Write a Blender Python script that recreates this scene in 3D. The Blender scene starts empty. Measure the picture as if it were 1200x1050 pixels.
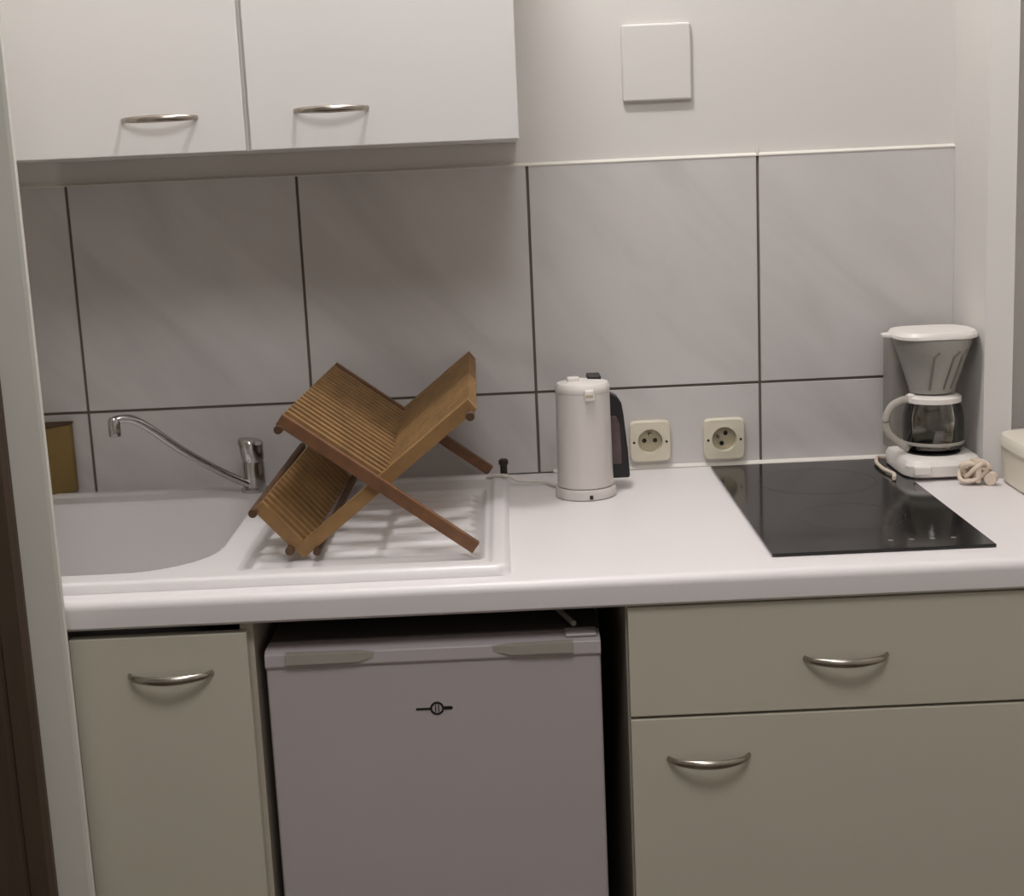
import bpy, bmesh, math, random
from mathutils import Vector, Matrix
random.seed(7)
S = 1.13            # metres per layout unit
H = 0.90            # worktop height above the floor
FL = -H / S         # floor level in layout units (worktop = 0)
COL = bpy.context.scene.collection

def W(p): return Vector((p[0]*S, p[1]*S, p[2]*S + H))

# ------------------------------------------------------------ materials
def new_mat(name):
    m = bpy.data.materials.new(name); m.use_nodes = True
    nt = m.node_tree; b = nt.nodes['Principled BSDF']
    return m, nt, b
def lin(c): return tuple(((v/255)/12.92 if v/255 <= .04045 else ((v/255+.055)/1.055)**2.4) for v in c)
def mat(name, col, rough=.5, metal=0, spec=.5, var=.04, vscale=8, bump=0, bscale=60, stretch=(1, 1, 1), coat=0):
    m, nt, b = new_mat(name)
    c = lin(col)
    tc = nt.nodes.new('ShaderNodeTexCoord'); mp = nt.nodes.new('ShaderNodeMapping')
    mp.inputs['Scale'].default_value = stretch
    nt.links.new(tc.outputs['Object'], mp.inputs['Vector'])
    n = nt.nodes.new('ShaderNodeTexNoise'); n.inputs['Scale'].default_value = vscale; n.inputs['Detail'].default_value = 4
    nt.links.new(mp.outputs[0], n.inputs['Vector'])
    r = nt.nodes.new('ShaderNodeValToRGB')
    r.color_ramp.elements[0].position = .3; r.color_ramp.elements[1].position = .7
    r.color_ramp.elements[0].color = (*[v*(1-var) for v in c], 1)
    r.color_ramp.elements[1].color = (*[min(1, v*(1+var)) for v in c], 1)
    nt.links.new(n.outputs['Fac'], r.inputs[0]); nt.links.new(r.outputs[0], b.inputs['Base Color'])
    b.inputs['Roughness'].default_value = rough; b.inputs['Metallic'].default_value = metal
    b.inputs['Specular IOR Level'].default_value = spec
    b.inputs['Coat Weight'].default_value = coat
    if bump:
        n2 = nt.nodes.new('ShaderNodeTexNoise'); n2.inputs['Scale'].default_value = bscale; n2.inputs['Detail'].default_value = 3
        nt.links.new(tc.outputs['Object'], n2.inputs['Vector'])
        bp = nt.nodes.new('ShaderNodeBump'); bp.inputs['Strength'].default_value = bump; bp.inputs['Distance'].default_value = .002
        nt.links.new(n2.outputs['Fac'], bp.inputs['Height']); nt.links.new(bp.outputs[0], b.inputs['Normal'])
    return m

M = {}
M['paint']   = mat('wall_paint', (214, 210, 205), .75, bump=.25, bscale=25, var=.015, vscale=2)
M['jamb']    = mat('jamb_paint', (206, 203, 194), .6, bump=.1, var=.02)
M['roomwall'] = mat('room_wall_paint', (208, 203, 196), .8)
M['ceil']    = mat('ceiling_paint', (236, 232, 226), .9)
M['floor']   = mat('floor_wood', (88, 78, 64), .45, var=.25, vscale=5, stretch=(1, 8, 1))
M['brown']   = mat('brown_frame_wood', (74, 60, 47), .5, var=.15, vscale=6, stretch=(8, 8, 1))
M['melamine']= mat('white_melamine', (234, 230, 227), .35, var=.012, vscale=3)
M['lowmel']  = mat('cream_melamine', (202, 196, 180), .35, var=.015, vscale=3)
M['carcass'] = mat('carcass_board', (190, 180, 165), .5)
M['top']     = mat('worktop_laminate', (228, 222, 221), .38, var=.01, vscale=10)
M['ceramic'] = mat('sink_composite', (226, 221, 220), .28, var=.01)
M['chrome']  = mat('chrome', (190, 188, 186), .18, 1, var=.02)
M['steel']   = mat('brushed_steel', (176, 168, 158), .25, 1, var=.03)
M['fridge']  = mat('fridge_enamel', (190, 181, 183), .35, var=.015, vscale=3)
M['fridge_top'] = mat('fridge_top_shaded', (84, 78, 75), .5)  # white fridge top, with the shade under the worktop painted into its colour
M['grip']    = mat('fridge_grip_plastic', (166, 160, 150), .5)
M['black']   = mat('black_plastic', (24, 22, 22), .4)
M['dark']    = mat('dark_gap_rubber', (30, 26, 24), .7)
M['ink']     = mat('logo_ink', (28, 25, 27), .5)
M['grout']   = mat('dark_grout', (112, 100, 90), .9)
M['caulk']   = mat('white_caulk', (222, 217, 208), .6)
M['cream']   = mat('cream_plastic', (214, 206, 186), .4, var=.02)
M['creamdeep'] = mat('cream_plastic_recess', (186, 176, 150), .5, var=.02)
M['white']   = mat('white_plastic', (232, 226, 220), .35, var=.01)
M['kettle']  = mat('kettle_plastic', (206, 200, 195), .3, var=.01)
M['mustard'] = mat('mustard_card', (136, 112, 62), .7, var=.12, vscale=10)
M['mustard_dark'] = mat('brown_card_edge', (82, 60, 36), .7, var=.1)
M['cord']    = mat('beige_cord', (214, 198, 180), .5)
M['whitecord'] = mat('white_cord', (214, 208, 200), .5)
M['inlay']   = mat('handle_inlay', (92, 74, 76), .3, var=.5, vscale=14)
M['tub']     = mat('tub_plastic', (224, 217, 202), .45)
M['plug']    = mat('dark_knob', (40, 34, 30), .4)
M['wood']    = mat('acacia_wood', (142, 108, 66), .55, var=.17, vscale=14, stretch=(3, 1, 3), bump=.1)
M['wood2']   = mat('acacia_wood_reddish', (116, 79, 52), .5, var=.2, vscale=14, stretch=(3, 1, 3), bump=.1)
M['woodshade'] = mat('dowel_wood_shaded', (84, 58, 36), .55, var=.2, vscale=20)  # rack wood in its shaded tone, shade put into the colour

# black ceramic glass
m, nt, b = new_mat('hob_glass'); M['hob'] = m
b.inputs['Base Color'].default_value = (.012, .011, .011, 1); b.inputs['Roughness'].default_value = .09
b.inputs['Specular IOR Level'].default_value = .45
n = nt.nodes.new('ShaderNodeTexNoise'); n.inputs['Scale'].default_value = 9
r = nt.nodes.new('ShaderNodeMapRange'); r.inputs['To Min'].default_value = .06; r.inputs['To Max'].default_value = .16
tc = nt.nodes.new('ShaderNodeTexCoord'); nt.links.new(tc.outputs['Object'], n.inputs['Vector'])
nt.links.new(n.outputs['Fac'], r.inputs['Value']); nt.links.new(r.outputs[0], b.inputs['Roughness'])
M['zone'] = mat('hob_zone_print', (44, 42, 41), .3)
M['hobmark'] = mat('hob_print', (120, 116, 110), .3)

# marbled tile
m, nt, b = new_mat('marbled_tile'); M['tile'] = m
tc = nt.nodes.new('ShaderNodeTexCoord'); mp = nt.nodes.new('ShaderNodeMapping')
mp.vector_type = 'TEXTURE'; mp.inputs['Rotation'].default_value = (0, math.radians(48), 0); mp.inputs['Scale'].default_value = (1.0, 1, .28)
nt.links.new(tc.outputs['Object'], mp.inputs['Vector'])
n = nt.nodes.new('ShaderNodeTexNoise'); n.inputs['Scale'].default_value = 2.6; n.inputs['Detail'].default_value = 7; n.inputs['Distortion'].default_value = .7
nt.links.new(mp.outputs[0], n.inputs['Vector'])
r = nt.nodes.new('ShaderNodeValToRGB'); e = r.color_ramp.elements
e[0].position = .28; e[0].color = (*lin((190, 185, 182)), 1)
e[1].position = .75; e[1].color = (*lin((209, 204, 202)), 1)
x = e.new(.5); x.color = (*lin((203, 198, 195)), 1)
nt.links.new(n.outputs['Fac'], r.inputs[0]); nt.links.new(r.outputs[0], b.inputs['Base Color'])
b.inputs['Roughness'].default_value = .32; b.inputs['Specular IOR Level'].default_value = .4

# clear glass and smoked translucent plastic
def clear(name, col, fac, rough=.03, diffuse=None):
    m = bpy.data.materials.new(name); m.use_nodes = True; nt = m.node_tree
    nt.nodes.remove(nt.nodes['Principled BSDF']); out = nt.nodes['Material Output']
    tr = nt.nodes.new('ShaderNodeBsdfTransparent'); tr.inputs[0].default_value = (*col, 1)
    if diffuse:
        g = nt.nodes.new('ShaderNodeBsdfPrincipled'); g.inputs['Base Color'].default_value = (*lin(diffuse), 1); g.inputs['Roughness'].default_value = .35
    else:
        g = nt.nodes.new('ShaderNodeBsdfGlossy'); g.inputs['Roughness'].default_value = rough; g.inputs[0].default_value = (.9, .9, .88, 1)
    mx = nt.nodes.new('ShaderNodeMixShader')
    nz = nt.nodes.new('ShaderNodeTexNoise'); nz.inputs['Scale'].default_value = 20
    fr = nt.nodes.new('ShaderNodeFresnel'); fr.inputs['IOR'].default_value = 1.45
    ad = nt.nodes.new('ShaderNodeMath'); ad.operation = 'ADD'; ad.use_clamp = True; ad.inputs[1].default_value = fac
    if diffuse:
        mr = nt.nodes.new('ShaderNodeMapRange'); mr.inputs['To Min'].default_value = 0; mr.inputs['To Max'].default_value = .1
        nt.links.new(nz.outputs['Fac'], mr.inputs['Value']); nt.links.new(mr.outputs[0], ad.inputs[0])
    else: nt.links.new(fr.outputs[0], ad.inputs[0])
    nt.links.new(ad.outputs[0], mx.inputs[0])
    nt.links.new(tr.outputs[0], mx.inputs[1]); nt.links.new(g.outputs[0], mx.inputs[2]); nt.links.new(mx.outputs[0], out.inputs[0])
    return m
M['glass'] = clear('carafe_glass', (.86, .86, .83), .04)
M['smoke'] = clear('filter_plastic', (.8, .8, .78), .62, diffuse=(188, 185, 177))
M['ribgrey'] = mat('basket_rib_grey', (120, 116, 108), .4)
M['tank'] = clear('tank_plastic', (.75, .74, .72), .35, diffuse=(176, 170, 162))
M['clearplastic'] = clear('clear_handle_plastic', (.9, .9, .88), .45, diffuse=(216, 210, 200))

# ------------------------------------------------------------ mesh builder
class MB:
    def __init__(s): s.bm = bmesh.new()
    def box(s, x0, x1, y0, y1, z0, z1):
        v = [s.bm.verts.new((x, y, z)) for x in (x0, x1) for y in (y0, y1) for z in (z0, z1)]
        for f in ((0, 1, 3, 2), (4, 6, 7, 5), (0, 4, 5, 1), (2, 3, 7, 6), (0, 2, 6, 4), (1, 5, 7, 3)):
            s.bm.faces.new([v[i] for i in f])
        return s
    def prism(s, pts, axis, a, b):
        """closed outline extruded along an axis; pts are the two other coordinates in xyz order"""
        def P(p, t): return {'x': (t, p[0], p[1]), 'y': (p[0], t, p[1]), 'z': (p[0], p[1], t)}[axis]
        A = [s.bm.verts.new(P(p, a)) for p in pts]; B = [s.bm.verts.new(P(p, b)) for p in pts]
        n = len(pts)
        for i in range(n): s.bm.faces.new((A[i], A[(i+1) % n], B[(i+1) % n], B[i]))
        s.bm.faces.new(A[::-1]); s.bm.faces.new(B)
        return s
    def rings(s, rings, cap0=True, cap1=True, closed=False):
        R = [[s.bm.verts.new(p) for p in r] for r in rings]; n = len(rings[0])
        for a, b in zip(R, R[1:] + ([R[0]] if closed else [])):
            for i in range(n): s.bm.faces.new((a[i], a[(i+1) % n], b[(i+1) % n], b[i]))
        if not closed:
            if cap0: s.bm.faces.new(R[0][::-1])
            if cap1: s.bm.faces.new(R[-1])
        return s
    def lathe(s, cx, cy, prof, n=48, cap0=True, cap1=True, sq=None):
        rr = []
        for r, z in prof:
            ring = []
            for k in range(n):
                t = 2*math.pi*k/n
                if sq:
                    ex, ry = sq; c, d = math.cos(t), math.sin(t)
                    ring.append((cx + r*math.copysign(abs(c)**(2/ex), c), cy + r*ry*math.copysign(abs(d)**(2/ex), d), z))
                else: ring.append((cx + r*math.cos(t), cy + r*math.sin(t), z))
            rr.append(ring)
        return s.rings(rr, cap0, cap1)
    def tube(s, pts, r, n=12, closed=False, flat=1.0, up=(0, 0, 1)):
        P = [Vector(p) for p in pts]; rr = []
        for i, p in enumerate(P):
            if closed: d = P[(i+1) % len(P)] - P[i-1]
            else: d = P[min(i+1, len(P)-1)] - P[max(i-1, 0)]
            d.normalize(); u = Vector(up); u = u - d*u.dot(d)
            if u.length < .05: u = Vector((1, 0, 0)) - d*d.x
            u.normalize(); w = d.cross(u)
            q = r[i] if isinstance(r, (list, tuple)) else r
            rr.append([p + u*math.cos(2*math.pi*k/n)*q*flat + w*math.sin(2*math.pi*k/n)*q for k in range(n)])
        return s.rings(rr, closed=closed)
    def build(s, name, m, parent=None, bevel=0, smooth=True, segs=2, kind=None, angle=35):
        bm = s.bm
        bmesh.ops.recalc_face_normals(bm, faces=bm.faces)
        for v in bm.verts: v.co = W(v.co)
        if parent is not None: org = parent_world(parent)
        else:
            lo = Vector([min(v.co[i] for v in bm.verts) for i in range(3)]); hi = Vector([max(v.co[i] for v in bm.verts) for i in range(3)])
            org = Vector(((lo.x+hi.x)/2, (lo.y+hi.y)/2, lo.z))
        for v in bm.verts: v.co -= org
        me = bpy.data.meshes.new(name); bm.to_mesh(me); bm.free()
        me.materials.append(M[m])
        if smooth:
            me.polygons.foreach_set('use_smooth', [True]*len(me.polygons)); me.set_sharp_from_angle(angle=math.radians(angle))
        o = bpy.data.objects.new(name, me); COL.objects.link(o)
        if parent is not None: o.parent = parent; o['_org'] = list(org)
        else: o.location = org; o['_org'] = list(org)
        if bevel:
            bv = o.modifiers.new('bevel', 'BEVEL'); bv.width = bevel*S; bv.segments = segs; bv.limit_method = 'ANGLE'; bv.angle_limit = math.radians(40)
            bv.harden_normals = True
        if kind: o['kind'] = kind
        return o
def parent_world(o): return Vector(o['_org'])
def bez(ctrl, n=10):
    """Catmull-Rom through the control points"""
    P = [Vector(c) for c in ctrl]; P = [P[0]*2-P[1]] + P + [P[-1]*2-P[-2]]; out = []
    for i in range(1, len(P)-2):
        for k in range(n):
            t = k/n; a, b, c, d = P[i-1:i+3]
            out.append(.5*((2*b) + (c-a)*t + (2*a-5*b+4*c-d)*t*t + (3*b-a-3*c+d)*t**3))
    out.append(P[-2]); return out
def thing(name, label, cat, loc, group=None):
    o = bpy.data.objects.new(name, None); COL.objects.link(o); o.empty_display_size = .05
    o.location = W(loc); o['_org'] = list(o.location); o['label'] = label; o['category'] = cat
    if group: o['group'] = group
    return o
def tag(o, label, cat, group=None):
    o['label'] = label; o['category'] = cat
    if group: o['group'] = group
    return o

# ------------------------------------------------------------ the room
XL, XR = -.55, 1.5      # niche side walls
CZ = 1.72                # ceiling
MB().box(-2.0, 2.2, -3.4, .3, FL-.05, FL).build('floor', 'floor', kind='structure', smooth=False)
MB().box(-2.0, 2.2, -3.4, .3, CZ, CZ+.05).build('ceiling', 'ceil', kind='structure', smooth=False)
wb = MB()
wb.box(XL-.1, .93, 0, .1, FL, CZ)            # plain wall behind the worktop
wb.box(.962, XR+.1, .20, .30, FL, CZ)        # recess to the right of the pier
wall_back = wb.build('wall_back', 'paint', kind='structure', smooth=False)
MB().prism([(.93, .30), (.93, -.160), (.962, -.186), (.962, .30)], 'z', FL, CZ).build('wall_pier', 'paint', kind='structure', smooth=False)
MB().box(XR, XR+.05, -3.4, .2, FL, CZ).build('wall_right', 'roomwall', kind='structure', smooth=False)
MB().box(XL-.05, XL, -.62, 0, FL, CZ).prism([(-2.0, -.66), (-.2895, -.66), (-.2855, -.659), (-.284, -.655), (-.298, -.62), (-2.0, -.62)], 'z', FL, CZ).build('wall_left', 'jamb', kind='structure', smooth=False)
MB().box(-2.05, -2.0, -3.4, -.62, FL, CZ).build('wall_side', 'roomwall', kind='structure', smooth=False)
MB().box(-2.0, 2.2, -3.45, -3.4, FL, CZ).build('wall_front', 'roomwall', kind='structure', smooth=False)
# brown door frame standing on the jamb at the left edge
fr = MB()
fr.prism([(-.44, -.66), (-.44, -.674), (-.362, -.674), (-.356, -.669), (-.353, -.674), (-.331, -.674), (-.326, -.668), (-.326, -.66)], 'z', FL, CZ)
fr.build('trim_1', 'brown', kind='structure', smooth=False)

# tiles
tw, x0, zt, zm = .3508, -.4237, .479, .130
g = .0021
MB().box(XL, .93, -.005, .001, 0, zt-.001).build('grout_bed', 'grout', parent=wall_back, smooth=False)
tb = MB(); xs = [XL, x0, x0+tw, x0+2*tw, x0+3*tw, .93]
for (a, b_) in zip(xs, xs[1:]):
    for (c, d) in ((0.0, zm), (zm, zt)):
        tb.box(a+g, b_-(g if b_ < .93 else 0), -.008, -.002, c+g, d-(g if d < zt else 0))
tb.build('wall_tiles', 'tile', parent=wall_back, bevel=.0008)
cb = MB().prism([(-.009, zt-.001), (-.009, zt+.0005), (0, zt+.004), (0, zt-.001)], 'x', XL, .93)
cb.box(.6270, .6295, -.0095, -.002, zt-.001, zt+.016)
cb.build('caulk_line', 'caulk', parent=wall_back, smooth=False)
MB().prism([(-.013, .0005), (-.013, .002), (-.008, .006), (-.004, .0005)], 'x', .30, .93).build('trim_2', 'caulk', kind='structure', smooth=False)

# ------------------------------------------------------------ worktop
wt = MB()
prof = [(-.56, -.037)]
prof += [(-.605, -.037), (-.610, -.033)]
for k in range(7):
    a = math.pi/2*k/6
    prof.append((-.610+.012-.012*math.cos(a), -.012+.012*math.sin(a)))
prof += [(-.56, 0)]
wt.prism(prof, 'x', XL, XR)
wt.box(XL, -.535, -.56, -.001, -.037, 0); wt.box(-.535, -.135, -.10, -.001, -.037, 0)
wt.box(-.535, -.135, -.56, -.535, -.037, 0); wt.box(-.135, .929, -.56, -.001, -.037, 0); wt.box(.929, .963, -.56, -.187, -.037, 0)
wt.box(.963, XR, -.56, -.001, -.037, 0)
o = wt.build('worktop', 'top', angle=30)
tag(o, 'white laminate worktop with rounded front edge running under sink and hob', 'worktop')

MB().box(.963, XR-.001, 0, .199, -.037, 0).build('trim_3', 'top', kind='structure', smooth=False)   # ledge level with the worktop behind the pier

# ------------------------------------------------------------ sink (a moulded height field)
def sstep(t): t = max(0, min(1, t)); return t*t*(3-2*t)
def sdf(x, y, x0, x1, y0, y1, r):
    cx, cy = (x0+x1)/2, (y0+y1)/2; dx = abs(x-cx)-(x1-x0)/2+r; dy = abs(y-cy)-(y1-y0)/2+r
    return math.hypot(max(dx, 0), max(dy, 0)) + min(max(dx, dy), 0) - r
SX0, SX1, SY0, SY1 = -.545, .228, -.580, -.045
def sink_z(x, y):
    d = -sdf(x, y, SX0, SX1, SY0, SY1, .018)
    if d <= .0005: return .0003
    z = .0128*math.sqrt(max(0, 1-(1-min(1, d/.010))**2))
    z -= .0045*sstep((d-.020)/.008)
    # drainer
    dd = -sdf(x, y, -.112, .196, -.532, -.135, .012)
    if dd > 0:
        z -= .0065*sstep(dd/.007)
        if dd > .012:
            rib = (math.cos((y+.532)/.0365*2*math.pi)+1)/2
            z += .0055*(rib**3)*sstep((dd-.012)/.012)
    bd = -sdf(x, y, -.60, -.146, -.522, -.114, .075) if y > -.3 else -sdf(x, y, -.60, -.146, -.522, -.114, .112)
    be = min(bd, x+.520)
    if be > 0: z -= .145*sstep((be+.004)/.050) if be > .002 else .0005
    return z
bm = MB(); nx, ny = 300, 214
grid = [[bm.bm.verts.new((SX0+(SX1-SX0)*i/nx, SY0+(SY1-SY0)*j/ny, sink_z(SX0+(SX1-SX0)*i/nx, SY0+(SY1-SY0)*j/ny))) for j in range(ny+1)] for i in range(nx+1)]
for i in range(nx):
    for j in range(ny): bm.bm.faces.new((grid[i][j], grid[i+1][j], grid[i+1][j+1], grid[i][j+1]))
sink = thing('sink', 'white inset sink with left bowl and ribbed draining board under the rack', 'sink', (-.15, -.31, 0))
o = bm.build('basin', 'ceramic', parent=sink, angle=80)
MB().lathe(-.34, -.32, [(.030, -.1362), (.030, -.1335), (.024, -.1325), (.018, -.135)], 32).build('drain', 'chrome', parent=sink)
MB().lathe(.222, -.066, [(.0055, .010), (.0055, .028), (.0075, .030), (.0075, .036), (.005, .038)], 20).build('waste_knob', 'plug', parent=sink)

# ------------------------------------------------------------ tap
tap = thing('mixer_tap', 'chrome mixer tap with long thin swan spout behind the sink bowl', 'tap', (-.160, -.078, .008))
MB().lathe(-.160, -.078, [(.021, .008), (.021, .013), (.017, .016), (.0165, .052), (.0155, .055)], 40).build('tap_body', 'chrome', parent=tap)
pts = bez([(-.166, -.088, .020), (-.205, -.108, .047), (-.25, -.15, .090), (-.284, -.178, .127), (-.305, -.192, .145), (-.322, -.200, .149), (-.334, -.205, .146)], 8)
MB().tube(pts, .0062, 14).build('spout', 'chrome', parent=tap)
MB().lathe(-.331, -.2045, [(.0082, .125), (.0086, .128), (.0086, .147), (.006, .152)], 24).build('aerator', 'chrome', parent=tap)
lv = MB()
lv.rings([[(-.160+sx*math.cos(t)*r+ox, -.078+math.sin(t)*r, z+tz*math.cos(t)) for t in [2*math.pi*k/32 for k in range(32)]]
          for (r, z, ox, sx, tz) in ((.0150, .054, 0, 1, 0), (.0175, .060, 0, 1, 0), (.0180, .074, -.001, 1, 0), (.0185, .085, -.002, 1.05, -.002), (.0160, .089, -.003, 1.05, -.002))])
lv.build('lever_cap', 'chrome', parent=tap)
MB().tube([(-.152, -.085, .084), (-.148, -.10, .087), (-.142, -.125, .090)], [.006, .0055, .0048], 12, flat=.6).build('lever', 'chrome', parent=tap)

# ------------------------------------------------------------ cabinets
def bow_handle(parent, xa, xb, yf, z, depth=.024, nm='handle', r=.0034):
    n = 18; pts = []; rad = []
    for k in range(n+1):
        t = k/n; s = math.sin(math.pi*t)
        pts.append((xa+(xb-xa)*t, yf-depth*s**.55 if 0 < t < 1 else yf, z)); rad.append(r*(.75+.35*s))
    return MB().tube(pts, rad, 12, flat=1.5).build(nm, 'steel', parent=parent)

def wall_unit(x0, x1, z0, z1, hx0, hx1, hz, dl, dr, label):
    t = thing('wall_cabinet', label, 'cabinet', ((x0+x1)/2, 0, z0), 'white wall cabinets over the sink')
    c = MB()
    c.box(x0, x0+.017, -.329, -.001, z0, z1); c.box(x1-.017, x1, -.329, -.001, z0, z1)
    c.box(x0+.017, x1-.017, -.329, -.001, z0, z0+.016); c.box(x0+.017, x1-.017, -.329, -.001, z1-.016, z1); c.box(x0+.017, x1-.017, -.010, -.001, z0+.016, z1-.016)
    c.build('body', 'melamine', parent=t, smooth=False)
    d = MB().box(x0+dl, x1-dr, -.340, -.3295, z0, z1).build('door', 'melamine', parent=t, bevel=.0012)
    bow_handle(d, hx0, hx1, -.340, hz, .024, r=.0029)
    return t
wall_unit(-.436, -.0862, .5145, 1.16, -.245, -.149, .559, .001, .0033, 'white wall cabinet at the upper left, nearest the door jamb')
wall_unit(-.0858, .2634, .5145, 1.16, -.023, .071, .5615, .0033, 0, 'white wall cabinet on the right, beside the blank wall plate')

yf = -.600
# left base unit (narrow door below the sink)
t = thing('base_cabinet', 'cream base cabinet with one narrow door left of the fridge, under the sink', 'cabinet', (-.315, -.30, FL), 'cream base cabinets')
c = MB()
c.box(-.545, -.529, -.583, -.02, FL+.08, -.038); c.box(-.100, -.0845, -.583, -.02, FL+.08, -.038)
c.box(-.529, -.100, -.583, -.02, FL+.08, FL+.096); c.box(-.529, -.100, -.030, -.02, FL+.096, -.16)
c.box(-.545, -.0845, -.54, -.525, FL, FL+.08)
c.build('body', 'carcass', parent=t, smooth=False)
d = MB().box(-.302, -.090, -.600, -.584, FL+.085, -.050).build('door', 'lowmel', parent=t, bevel=.0015)
bow_handle(d, -.233, -.134, yf, -.0975, .026)
d = MB().box(-.543, -.3035, -.600, -.584, FL+.085, -.050).build('door', 'lowmel', parent=t, bevel=.0015)

# right base unit (drawer over door)
t = thing('base_cabinet', 'cream base cabinet with a wide drawer above a door, right of the fridge', 'cabinet', (.62, -.30, FL), 'cream base cabinets')
c = MB()
c.box(.363, .379, -.583, -.02, FL+.08, -.038); c.box(.870, .886, -.583, -.02, FL+.08, -.038)
c.box(.379, .870, -.583, -.02, FL+.08, FL+.096); c.box(.379, .870, -.030, -.02, FL+.096, -.045); c.box(.363, .886, -.54, -.525, FL, FL+.08)
c.box(.379, .870, -.583, -.56, -.19, -.175)
c.build('body', 'carcass', parent=t, smooth=False)
d = MB().box(.3645, .885, -.600, -.584, -.1785, -.0405).build('drawer', 'lowmel', parent=t, bevel=.0015)
bow_handle(d, .575, .674, yf, -.1135, .026)
d = MB().box(.3645, .885, -.600, -.584, FL+.085, -.182).build('door', 'lowmel', parent=t, bevel=.0015)
bow_handle(d, .409, .507, yf, -.2335, .026)
MB().box(.888, XR-.002, -.600, -.584, FL+.002, -.0405).build('filler_panel', 'lowmel', parent=t, bevel=.0015)

# ------------------------------------------------------------ fridge
t = thing('fridge', 'small white undercounter fridge standing in the dark gap between base cabinets', 'fridge', (.13, -.3, FL))
MB().box(-.071, .330, -.545, -.06, FL+.02, -.088).build('body', 'fridge', parent=t, bevel=.004)
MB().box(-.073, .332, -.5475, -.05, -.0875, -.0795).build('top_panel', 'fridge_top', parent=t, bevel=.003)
d = MB().box(-.073, .332, -.5845, -.5485, FL+.03, -.088).build('door', 'fridge', parent=t, bevel=.004, segs=3)
dt = MB()
dt.prism([(-.549, -.080), (-.580, -.080), (-.5875, -.084), (-.5885, -.099), (-.5845, -.104), (-.549, -.104)], 'x', -.0732, .3322)
dt.build('top_trim', 'fridge', parent=d, bevel=.0015)
for (xa, xb, xr) in ((-.047, .038, .060), (.299, .226, .200)):
    gp = MB(); yo, yi = -.5945, -.5875
    lo = [(xa, -.0955), (xa, -.081)]
    A = [(xa, yi, -.0965), (xa, yi, -.0805), (xa, yo, -.082), (xa, yo, -.0955)]
    B = [(xb, yi, -.0965), (xb, yi, -.0815), (xb, yo+.0015, -.083), (xb, yo+.0015, -.0955)]
    C_ = [(xr, yi+.001, -.0925), (xr, yi+.001, -.0845), (xr, yi, -.0848), (xr, yi, -.0922)]
    gp.rings([A, B, C_]); gp.build('grip', 'grip', parent=d, bevel=.0006)
# hinge cap and thin rod
h = MB().box(.290, .328, -.583, -.556, -.0798, -.0755).build('hinge_cover', 'fridge', parent=t, bevel=.002)
MB().tube([(.268, -.43, -.069), (.285, -.50, -.070), (.302, -.555, -.0715)], .0035, 8).build('hinge_arm', 'grip', parent=t)
lg = MB(); zc = -.1615; yl_ = -.5853
lg.box(.1055, .1235, yl_, -.584, zc-.0015, zc+.0012); lg.box(.1395, .149, yl_, -.584, zc-.0020, zc+.0022)
ring = []
for (r, y) in ((.0085, yl_), (.0060, yl_), (.0060, -.584), (.0085, -.584)):
    ring.append([(.1310+r*math.cos(2*math.pi*k/28), y, zc+r*math.sin(2*math.pi*k/28)) for k in range(28)])
lg.rings(ring, closed=True)
lg.box(.1285, .1298, yl_, -.584, zc-.0045, zc+.0045); lg.box(.1322, .1335, yl_, -.584, zc-.0045, zc+.0045)
lg.box(.1478, .1502, yl_, -.584, zc-.0008, zc+.001)
lg.build('logo', 'ink', parent=d, smooth=False)
for x in (-.05, .31):
    for y in (-.52, -.09): MB().lathe(x, y, [(.014, FL), (.014, FL+.012), (.009, FL+.021)], 16).build('foot', 'black', parent=t)

# ------------------------------------------------------------ hob
hx0, hx1, hy0, hy1 = .5461, .819, -.553, -.031
t = thing('hob', 'black glass built-in hob set in the worktop beside the coffee maker', 'hob', ((hx0+hx1)/2, -.29, 0))
MB().box(hx0, hx1, hy0, hy1, .0003, .0045).build('glass', 'hob', parent=t, bevel=.001)
for k in range(4): MB().lathe(.700+k*.026, -.515, [(.0035, .0044), (.0035, .0047)], 16).build('touch_mark', 'hobmark', parent=t, smooth=False)
for (cy_, r) in ((-.17, .085), (-.385, .070)):
    rr = [[((hx0+hx1)/2+q*math.cos(2*math.pi*k/64), cy_+q*math.sin(2*math.pi*k/64), z) for k in range(64)] for (q, z) in ((r, .0044), (r, .0046), (r-.0008, .0046), (r-.0008, .0044))]
    MB().rings(rr, closed=True).build('cooking_zone', 'zone', parent=t, smooth=False)

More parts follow.
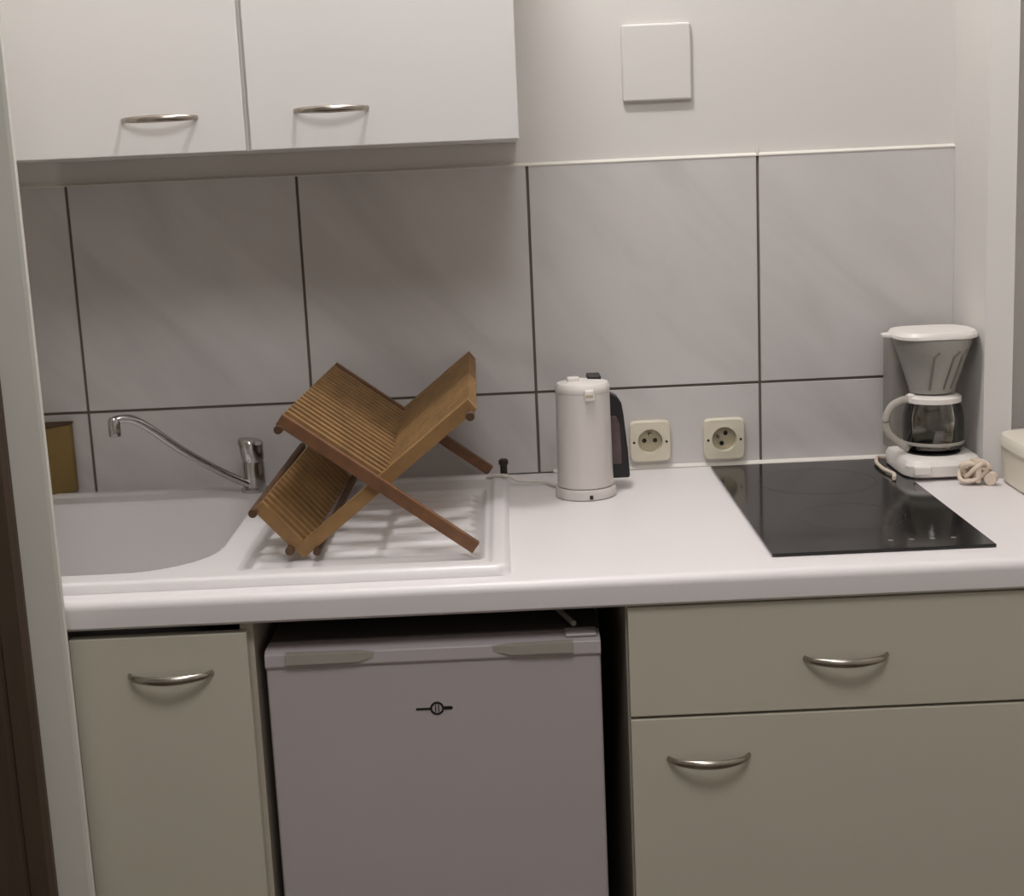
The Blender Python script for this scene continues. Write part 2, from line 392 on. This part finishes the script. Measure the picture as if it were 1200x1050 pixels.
# ------------------------------------------------------------ sockets and blank plate
def socket(cx, cz, rot, label):
    t = thing('wall_socket', label, 'socket', (cx, -.008, cz-.033), 'wall sockets above the worktop')
    n = 64; a = .0325
    def sqr(h, y, e=8):
        out = []
        for k in range(n):
            q = 2*math.pi*k/n; c, d = math.cos(q), math.sin(q); s = (abs(c)**e+abs(d)**e)**(-1/e)
            out.append((cx+h*c*s, y, cz+h*d*s))
        return out
    def circ(r, y): return [(cx+r*math.cos(2*math.pi*k/n), y, cz+r*math.sin(2*math.pi*k/n)) for k in range(n)]
    MB().rings([sqr(a, -.0075), sqr(a, -.016), sqr(a-.002, -.0185), sqr(a*.78, -.0185, 5), circ(.0205, -.0195), circ(.0195, -.0195), circ(.0185, -.0085)], cap0=True, cap1=False).build('cover', 'cream', parent=t)
    MB().rings([circ(.0186, -.0084), circ(.0186, -.0080)]).build('recess', 'creamdeep', parent=t, smooth=False)
    cr, sr = math.cos(rot), math.sin(rot)
    for (dx, dz) in ((-.0085, 0), (.0085, 0)):
        X, Z = cx+dx*cr-dz*sr, cz+dx*sr+dz*cr
        MB().rings([[(X+q*math.cos(2*math.pi*k/16), y, Z+q*math.sin(2*math.pi*k/16)) for k in range(16)] for (q, y) in ((.0036, -.0085), (.0036, -.0092))]).build('hole', 'black', parent=t)
    X, Z = cx-.0105*sr, cz+.0105*cr
    MB().rings([[(X+q*math.cos(2*math.pi*k/16), y, Z+q*math.sin(2*math.pi*k/16)) for k in range(16)] for (q, y) in ((.0024, -.0085), (.0024, -.0185), (.0014, -.020))]).build('earth_pin', 'steel', parent=t)
    for dx in (-.0255, .0255):
        MB().rings([[(cx+dx+q*math.cos(2*math.pi*k/16), y, cz-.001+q*math.sin(2*math.pi*k/16)) for k in range(16)] for (q, y) in ((.0021, -.0180), (.0021, -.0192))]).build('screw', 'plug', parent=t)
socket(.4535, .0455, 0, 'cream wall socket on the tiles nearest the kettle')
socket(.5700, .0440, 1.2, 'cream wall socket on the tiles directly behind the hob corner')

t = thing('blank_plate', 'square white blank cover plate on the painted wall above the tiles', 'wall plate', (.478, 0, .565))
MB().box(.427, .531, -.010, .0005, .566, .6785).build('plate', 'paint', parent=t, bevel=.0035, segs=3)

# ------------------------------------------------------------ kettle
kx, ky = .342, -.172
t = thing('kettle', 'slim white cylindrical kettle with black handle standing beside the sockets', 'kettle', (kx, ky, 0))
MB().lathe(kx, ky, [(.042, 0), (.0445, .002), (.0445, .011), (.0425, .0155), (.038, .016)], 56).build('power_base', 'kettle', parent=t)
MB().lathe(kx, ky, [(.0395, .0162), (.0415, .018), (.0405, .045), (.0393, .15), (.0388, .154), (.036, .156)], 56).build('jug', 'kettle', parent=t)
MB().lathe(kx, ky, [(.0385, .1545), (.0395, .156), (.0395, .1635), (.037, .168), (.026, .1705), (.010, .1715)], 56).build('lid', 'white', parent=t)
MB().box(kx-.022, kx-.004, ky-.012, ky+.006, .168, .1765).build('lid_knob', 'white', parent=t, bevel=.002)
MB().box(kx+.000, kx+.015, ky-.0455, ky-.033, .146, .1625).build('spout', 'white', parent=t, bevel=.003)
MB().box(kx+.002, kx+.0125, ky-.0465, ky-.045, .1515, .1555).build('spout_slot', 'creamdeep', parent=t)
hd = [(kx+.034, .018), (kx+.034, .148), (kx+.041, .146), (kx+.052, .140), (kx+.058, .130), (kx+.061, .110), (kx+.0655, .060), (kx+.0675, .025), (kx+.0675, .018)]
hp = MB().prism(hd, 'y', ky+.022, ky+.048).build('handle', 'black', parent=t, bevel=.003)
MB().prism([(kx+.040, .040), (kx+.040, .112), (kx+.049, .112), (kx+.054, .100), (kx+.056, .060), (kx+.056, .040)], 'y', ky+.0205, ky+.024).build('handle_inlay', 'inlay', parent=hp, bevel=.001)
MB().box(kx+.008, kx+.028, ky+.004, ky+.040, .163, .1755).build('lid_latch', 'black', parent=t, bevel=.002)
MB().box(kx+.003, kx+.008, ky-.0452, ky-.043, .003, .009).build('switch', 'black', parent=t, bevel=.0006)
o = MB().tube(bez([(kx-.030, -.136, .006), (.298, -.115, .0045), (.285, -.095, .006), (.262, -.093, .0075), (.244, -.096, .010), (.228, -.092, .0165), (.205, -.076, .0145), (.196, -.072, .013)], 8), .003, 10).build('power_cord', 'whitecord')
tag(o, 'thin white kettle cord lying across the back corner of the draining board', 'cord')

# ------------------------------------------------------------ dish rack
rack = thing('dish_rack', 'folding wooden two-tier dish rack standing in an X on the draining board', 'dish rack', (.07, -.28, .006))
def bar(p, q, y0, y1, wd, nm, m='wood', bev=.0007, skew=.015):
    p, q = Vector((p[0], p[1])), Vector((q[0], q[1])); d = (q-p).normalized(); n = Vector((-d.y, d.x))*wd/2
    sh = Vector((skew*(y0+.5)/.45, 0)); p = p+sh; q = q+sh
    return MB().prism([tuple(p+n), tuple(q+n), tuple(q-n), tuple(p-n)], 'y', y0, y1).build(nm, m, parent=rack, bevel=bev)
AT, AF = (-.046, .190), (.186, .0165)
BT, BF = (.190, .196), (-.036, .0165)
CR = (.071, .102)
def lerp(a, b, t): return (a[0]+(b[0]-a[0])*t, a[1]+(b[1]-a[1])*t)
for (y, ) in ((-.510,), (-.052,)):
    bar(AT, AF, y, y+.012, .0155, 'leg', 'wood2'); bar(BT, BF, y+.0125, y+.0245, .017, 'leg', skew=-.008)
N = 19
for k in range(N):
    y = -.484 + k*.0222
    bar(lerp(AT, AF, .0), lerp(AT, AF, .50), y+.001, y+.0105, .0165, 'slat')
    bar(lerp(BT, BF, .0), lerp(BT, BF, .46), y+.007, y+.0165, .0165, 'slat', skew=-.008)
T0, T1 = (-.083, .080), (-.030, .020)
for k in range(18):
    y = -.497 + k*.0235
    bar(T0, T1, y, y+.011, .016, 'tier_slat')
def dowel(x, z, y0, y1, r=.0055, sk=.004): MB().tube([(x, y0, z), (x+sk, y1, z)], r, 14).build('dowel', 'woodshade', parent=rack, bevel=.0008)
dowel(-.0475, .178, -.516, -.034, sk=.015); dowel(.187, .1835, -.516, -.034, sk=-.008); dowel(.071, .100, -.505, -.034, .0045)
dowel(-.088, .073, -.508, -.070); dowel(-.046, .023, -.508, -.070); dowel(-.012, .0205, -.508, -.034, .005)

# ------------------------------------------------------------ box behind the sink
t = thing('storage_box', 'mustard-brown upright box in the corner behind the sink bowl', 'box', (-.475, -.05, .0085))
c = MB().prism([(-.497, -.012), (-.449, -.012), (-.449, -.028), (-.475, -.062), (-.497, -.062)], 'z', .0092, .116).build('box_body', 'mustard', parent=t, bevel=.001)
MB().prism([(-.498, -.011), (-.448, -.011), (-.448, -.0285), (-.4755, -.063), (-.498, -.063)], 'z', .1155, .1185).build('top_flap', 'mustard_dark', parent=t)

# ------------------------------------------------------------ coffee maker
ccx, ccy = .867, -.122
t = thing('coffee_maker', 'white filter coffee maker with glass jug standing against the white side wall', 'coffee maker', (.867, -.115, 0))
MB().lathe(.8685, -.1150, [(.053, .004), (.058, .007), (.059, .022), (.055, .030), (.048, .032)], 56, sq=(5, 1.25)).build('base', 'white', parent=t)
MB().lathe(ccx, ccy, [(.040, .031), (.040, .034), (.036, .035)], 40).build('hotplate', 'black', parent=t)
MB().lathe(.860, -.0500, [(.046, .030), (.046, .198), (.044, .202)], 48, sq=(5, .55)).build('water_tank', 'tank', parent=t, angle=50)
MB().lathe(ccx, ccy+.008, [(.033, .122), (.034, .128), (.050, .178), (.057, .196), (.058, .2035), (.056, .2035), (.048, .178), (.032, .130)], 56, cap0=True, cap1=False).build('filter_basket', 'smoke', parent=t)
fm = MB()
for a in (-1.95, -1.35, -1.0): 
    fm.tube([(ccx+.035*math.cos(a), ccy+.008+.035*math.sin(a), .129), (ccx+.0505*math.cos(a+.15), ccy+.008+.0505*math.sin(a+.15), .178), (ccx+.054*math.cos(a+.3), ccy+.008+.054*math.sin(a+.3), .186)], .0018, 8)
fm.build('basket_rib', 'ribgrey', parent=t)
MB().lathe(ccx, ccy+.010, [(.058, .2035), (.0615, .205), (.0615, .2095), (.058, .2145), (.045, .216), (.03, .2145)], 48, sq=(3, .95)).build('lid', 'white', parent=t)
MB().prism([(.793, -.100), (.793, -.112), (.800, -.120), (.83, -.128), (.83, -.09), (.800, -.092)], 'z', .205, .2105).build('lid_tab', 'white', parent=t, bevel=.0015)
MB().lathe(ccx, ccy, [(.036, .0355), (.042, .040), (.0445, .055), (.0445, .085), (.041, .100), (.037, .110), (.0355, .110), (.0395, .100), (.043, .085), (.043, .055), (.040, .042), (.034, .038)], 56, cap1=True).build('jug', 'glass', parent=t)
MB().lathe(ccx, ccy, [(.0375, .1085), (.0405, .1085), (.0405, .1155), (.036, .1185), (.010, .1195)], 48).build('jug_lid', 'white', parent=t)
MB().lathe(ccx, ccy, [(.0448, .046), (.0456, .047), (.0456, .050), (.0448, .051)], 48, cap0=False, cap1=False).build('jug_band', 'clearplastic', parent=t)
jh = MB().tube(bez([(ccx-.036, ccy-.008, .114), (ccx-.052, ccy-.012, .113), (ccx-.068, ccy-.015, .104), (ccx-.076, ccy-.017, .084), (ccx-.070, ccy-.017, .064), (ccx-.052, ccy-.015, .048), (ccx-.040, ccy-.012, .040)], 7), .0042, 12, flat=1.3)
jh.build('jug_handle', 'clearplastic', parent=t)
MB().lathe(ccx-.036, ccy-.010, [(.004, .108), (.0055, .110), (.0055, .120), (.003, .122)], 16).build('hinge_pin', 'white', parent=t)
MB().box(.820, .846, -.1925, -.183, .010, .024).build('switch', 'white', parent=t, bevel=.003)
# cord bundle and the length trailing left of the base
cb_ = thing('cord_bundle', 'beige power cord wound in a loose bundle in front of the coffee maker', 'cord', (.900, -.207, 0))
pts = []
for k in range(150):
    a = k/150*2*math.pi*4.5
    r = .018+.005*math.sin(a*.37+1)
    pts.append((.901+r*math.cos(a), -.214+.014*math.sin(a)*math.cos(a*.11), .019+.0125*math.sin(a+.9*math.sin(k*.05))))
MB().tube(pts, .0032, 8).build('wound_cord', 'cord', parent=cb_)
MB().tube([(.917, -.232, .010), (.925, -.222, .011)], [.009, .008], 12).build('plug', 'cord', parent=cb_)
MB().lathe(.902, -.214, [(.0045, .004), (.0055, .018), (.0045, .036)], 12, sq=(4, 3)).build('cord_tie', 'cord', parent=cb_)
o = MB().tube(bez([(.852, -.022, .0035), (.815, -.022, .004), (.803, -.045, .0085), (.793, -.085, .009), (.792, -.13, .009), (.797, -.165, .009), (.790, -.193, .0085)], 8), .003, 8).build('power_cord', 'cord')
tag(o, 'beige cord trailing along the left side of the coffee maker onto the hob', 'cord')

# ------------------------------------------------------------ tub at the right edge
t = thing('storage_tub', 'white lidded plastic tub at the right edge of the worktop', 'tub', (1.036, -.266, 0))
MB().lathe(1.036, -.266, [(.090, 0), (.094, .004), (.098, .058)], 64, sq=(6, .85)).build('tub_body', 'tub', parent=t)
MB().lathe(1.036, -.266, [(.099, .055), (.1025, .057), (.1025, .066), (.099, .072), (.085, .073)], 64, sq=(4.5, .85)).build('tub_lid', 'tub', parent=t)

for o in bpy.data.objects:
    if '_org' in o.keys(): del o['_org']

# ------------------------------------------------------------ light
def point(name, p, power, radius, col):
    l = bpy.data.lights.new(name, 'POINT'); l.energy = power; l.shadow_soft_size = radius; l.color = col
    o = bpy.data.objects.new(name, l); COL.objects.link(o); o.location = W(p); return o
point('ceiling_bulb', (.20, -.555, 1.58), 34, .06, (.96, .955, .975))
a = bpy.data.lights.new('room_fill_light', 'AREA'); a.shape = 'DISK'; a.size = .9; a.energy = 22; a.color = (.96, .955, .975)  # added fill light, unseen, brightens the fronts and shaded tiles
o = bpy.data.objects.new('room_fill_light', a); COL.objects.link(o); o.location = W((.3, -2.0, CZ-.03))
w = bpy.data.worlds.new('world'); bpy.context.scene.world = w; w.use_nodes = True
w.node_tree.nodes['Background'].inputs[0].default_value = (.02, .018, .016, 1)

# ------------------------------------------------------------ camera
C0 = (0.23597, -2.25993, 0.48489); ya, pi_, ro = [math.radians(v) for v in (-0.00622, 11.09878, -2.58850)]
fw = Vector((-math.sin(ya)*math.cos(pi_), math.cos(ya)*math.cos(pi_), -math.sin(pi_)))
rt = Vector((math.cos(ya), math.sin(ya), 0)); up = rt.cross(fw)
r2 = rt*math.cos(ro)+up*math.sin(ro); u2 = -rt*math.sin(ro)+up*math.cos(ro)
cam = bpy.data.cameras.new('camera'); co = bpy.data.objects.new('camera', cam); COL.objects.link(co)
mt = Matrix.Identity(4)
for i in range(3): mt[i][0], mt[i][1], mt[i][2] = r2[i], u2[i], -fw[i]
mt.translation = W(C0); co.matrix_world = mt
cam.sensor_fit = 'HORIZONTAL'; cam.sensor_width = 36; cam.lens = 1705.57/1200*36; cam.clip_start = .02
sc = bpy.context.scene; sc.camera = co
sc.view_settings.view_transform = 'Standard'; sc.view_settings.look = 'None'; sc.view_settings.gamma = 1
sc.view_settings.exposure = 0.0; sc.view_settings.use_curve_mapping = False
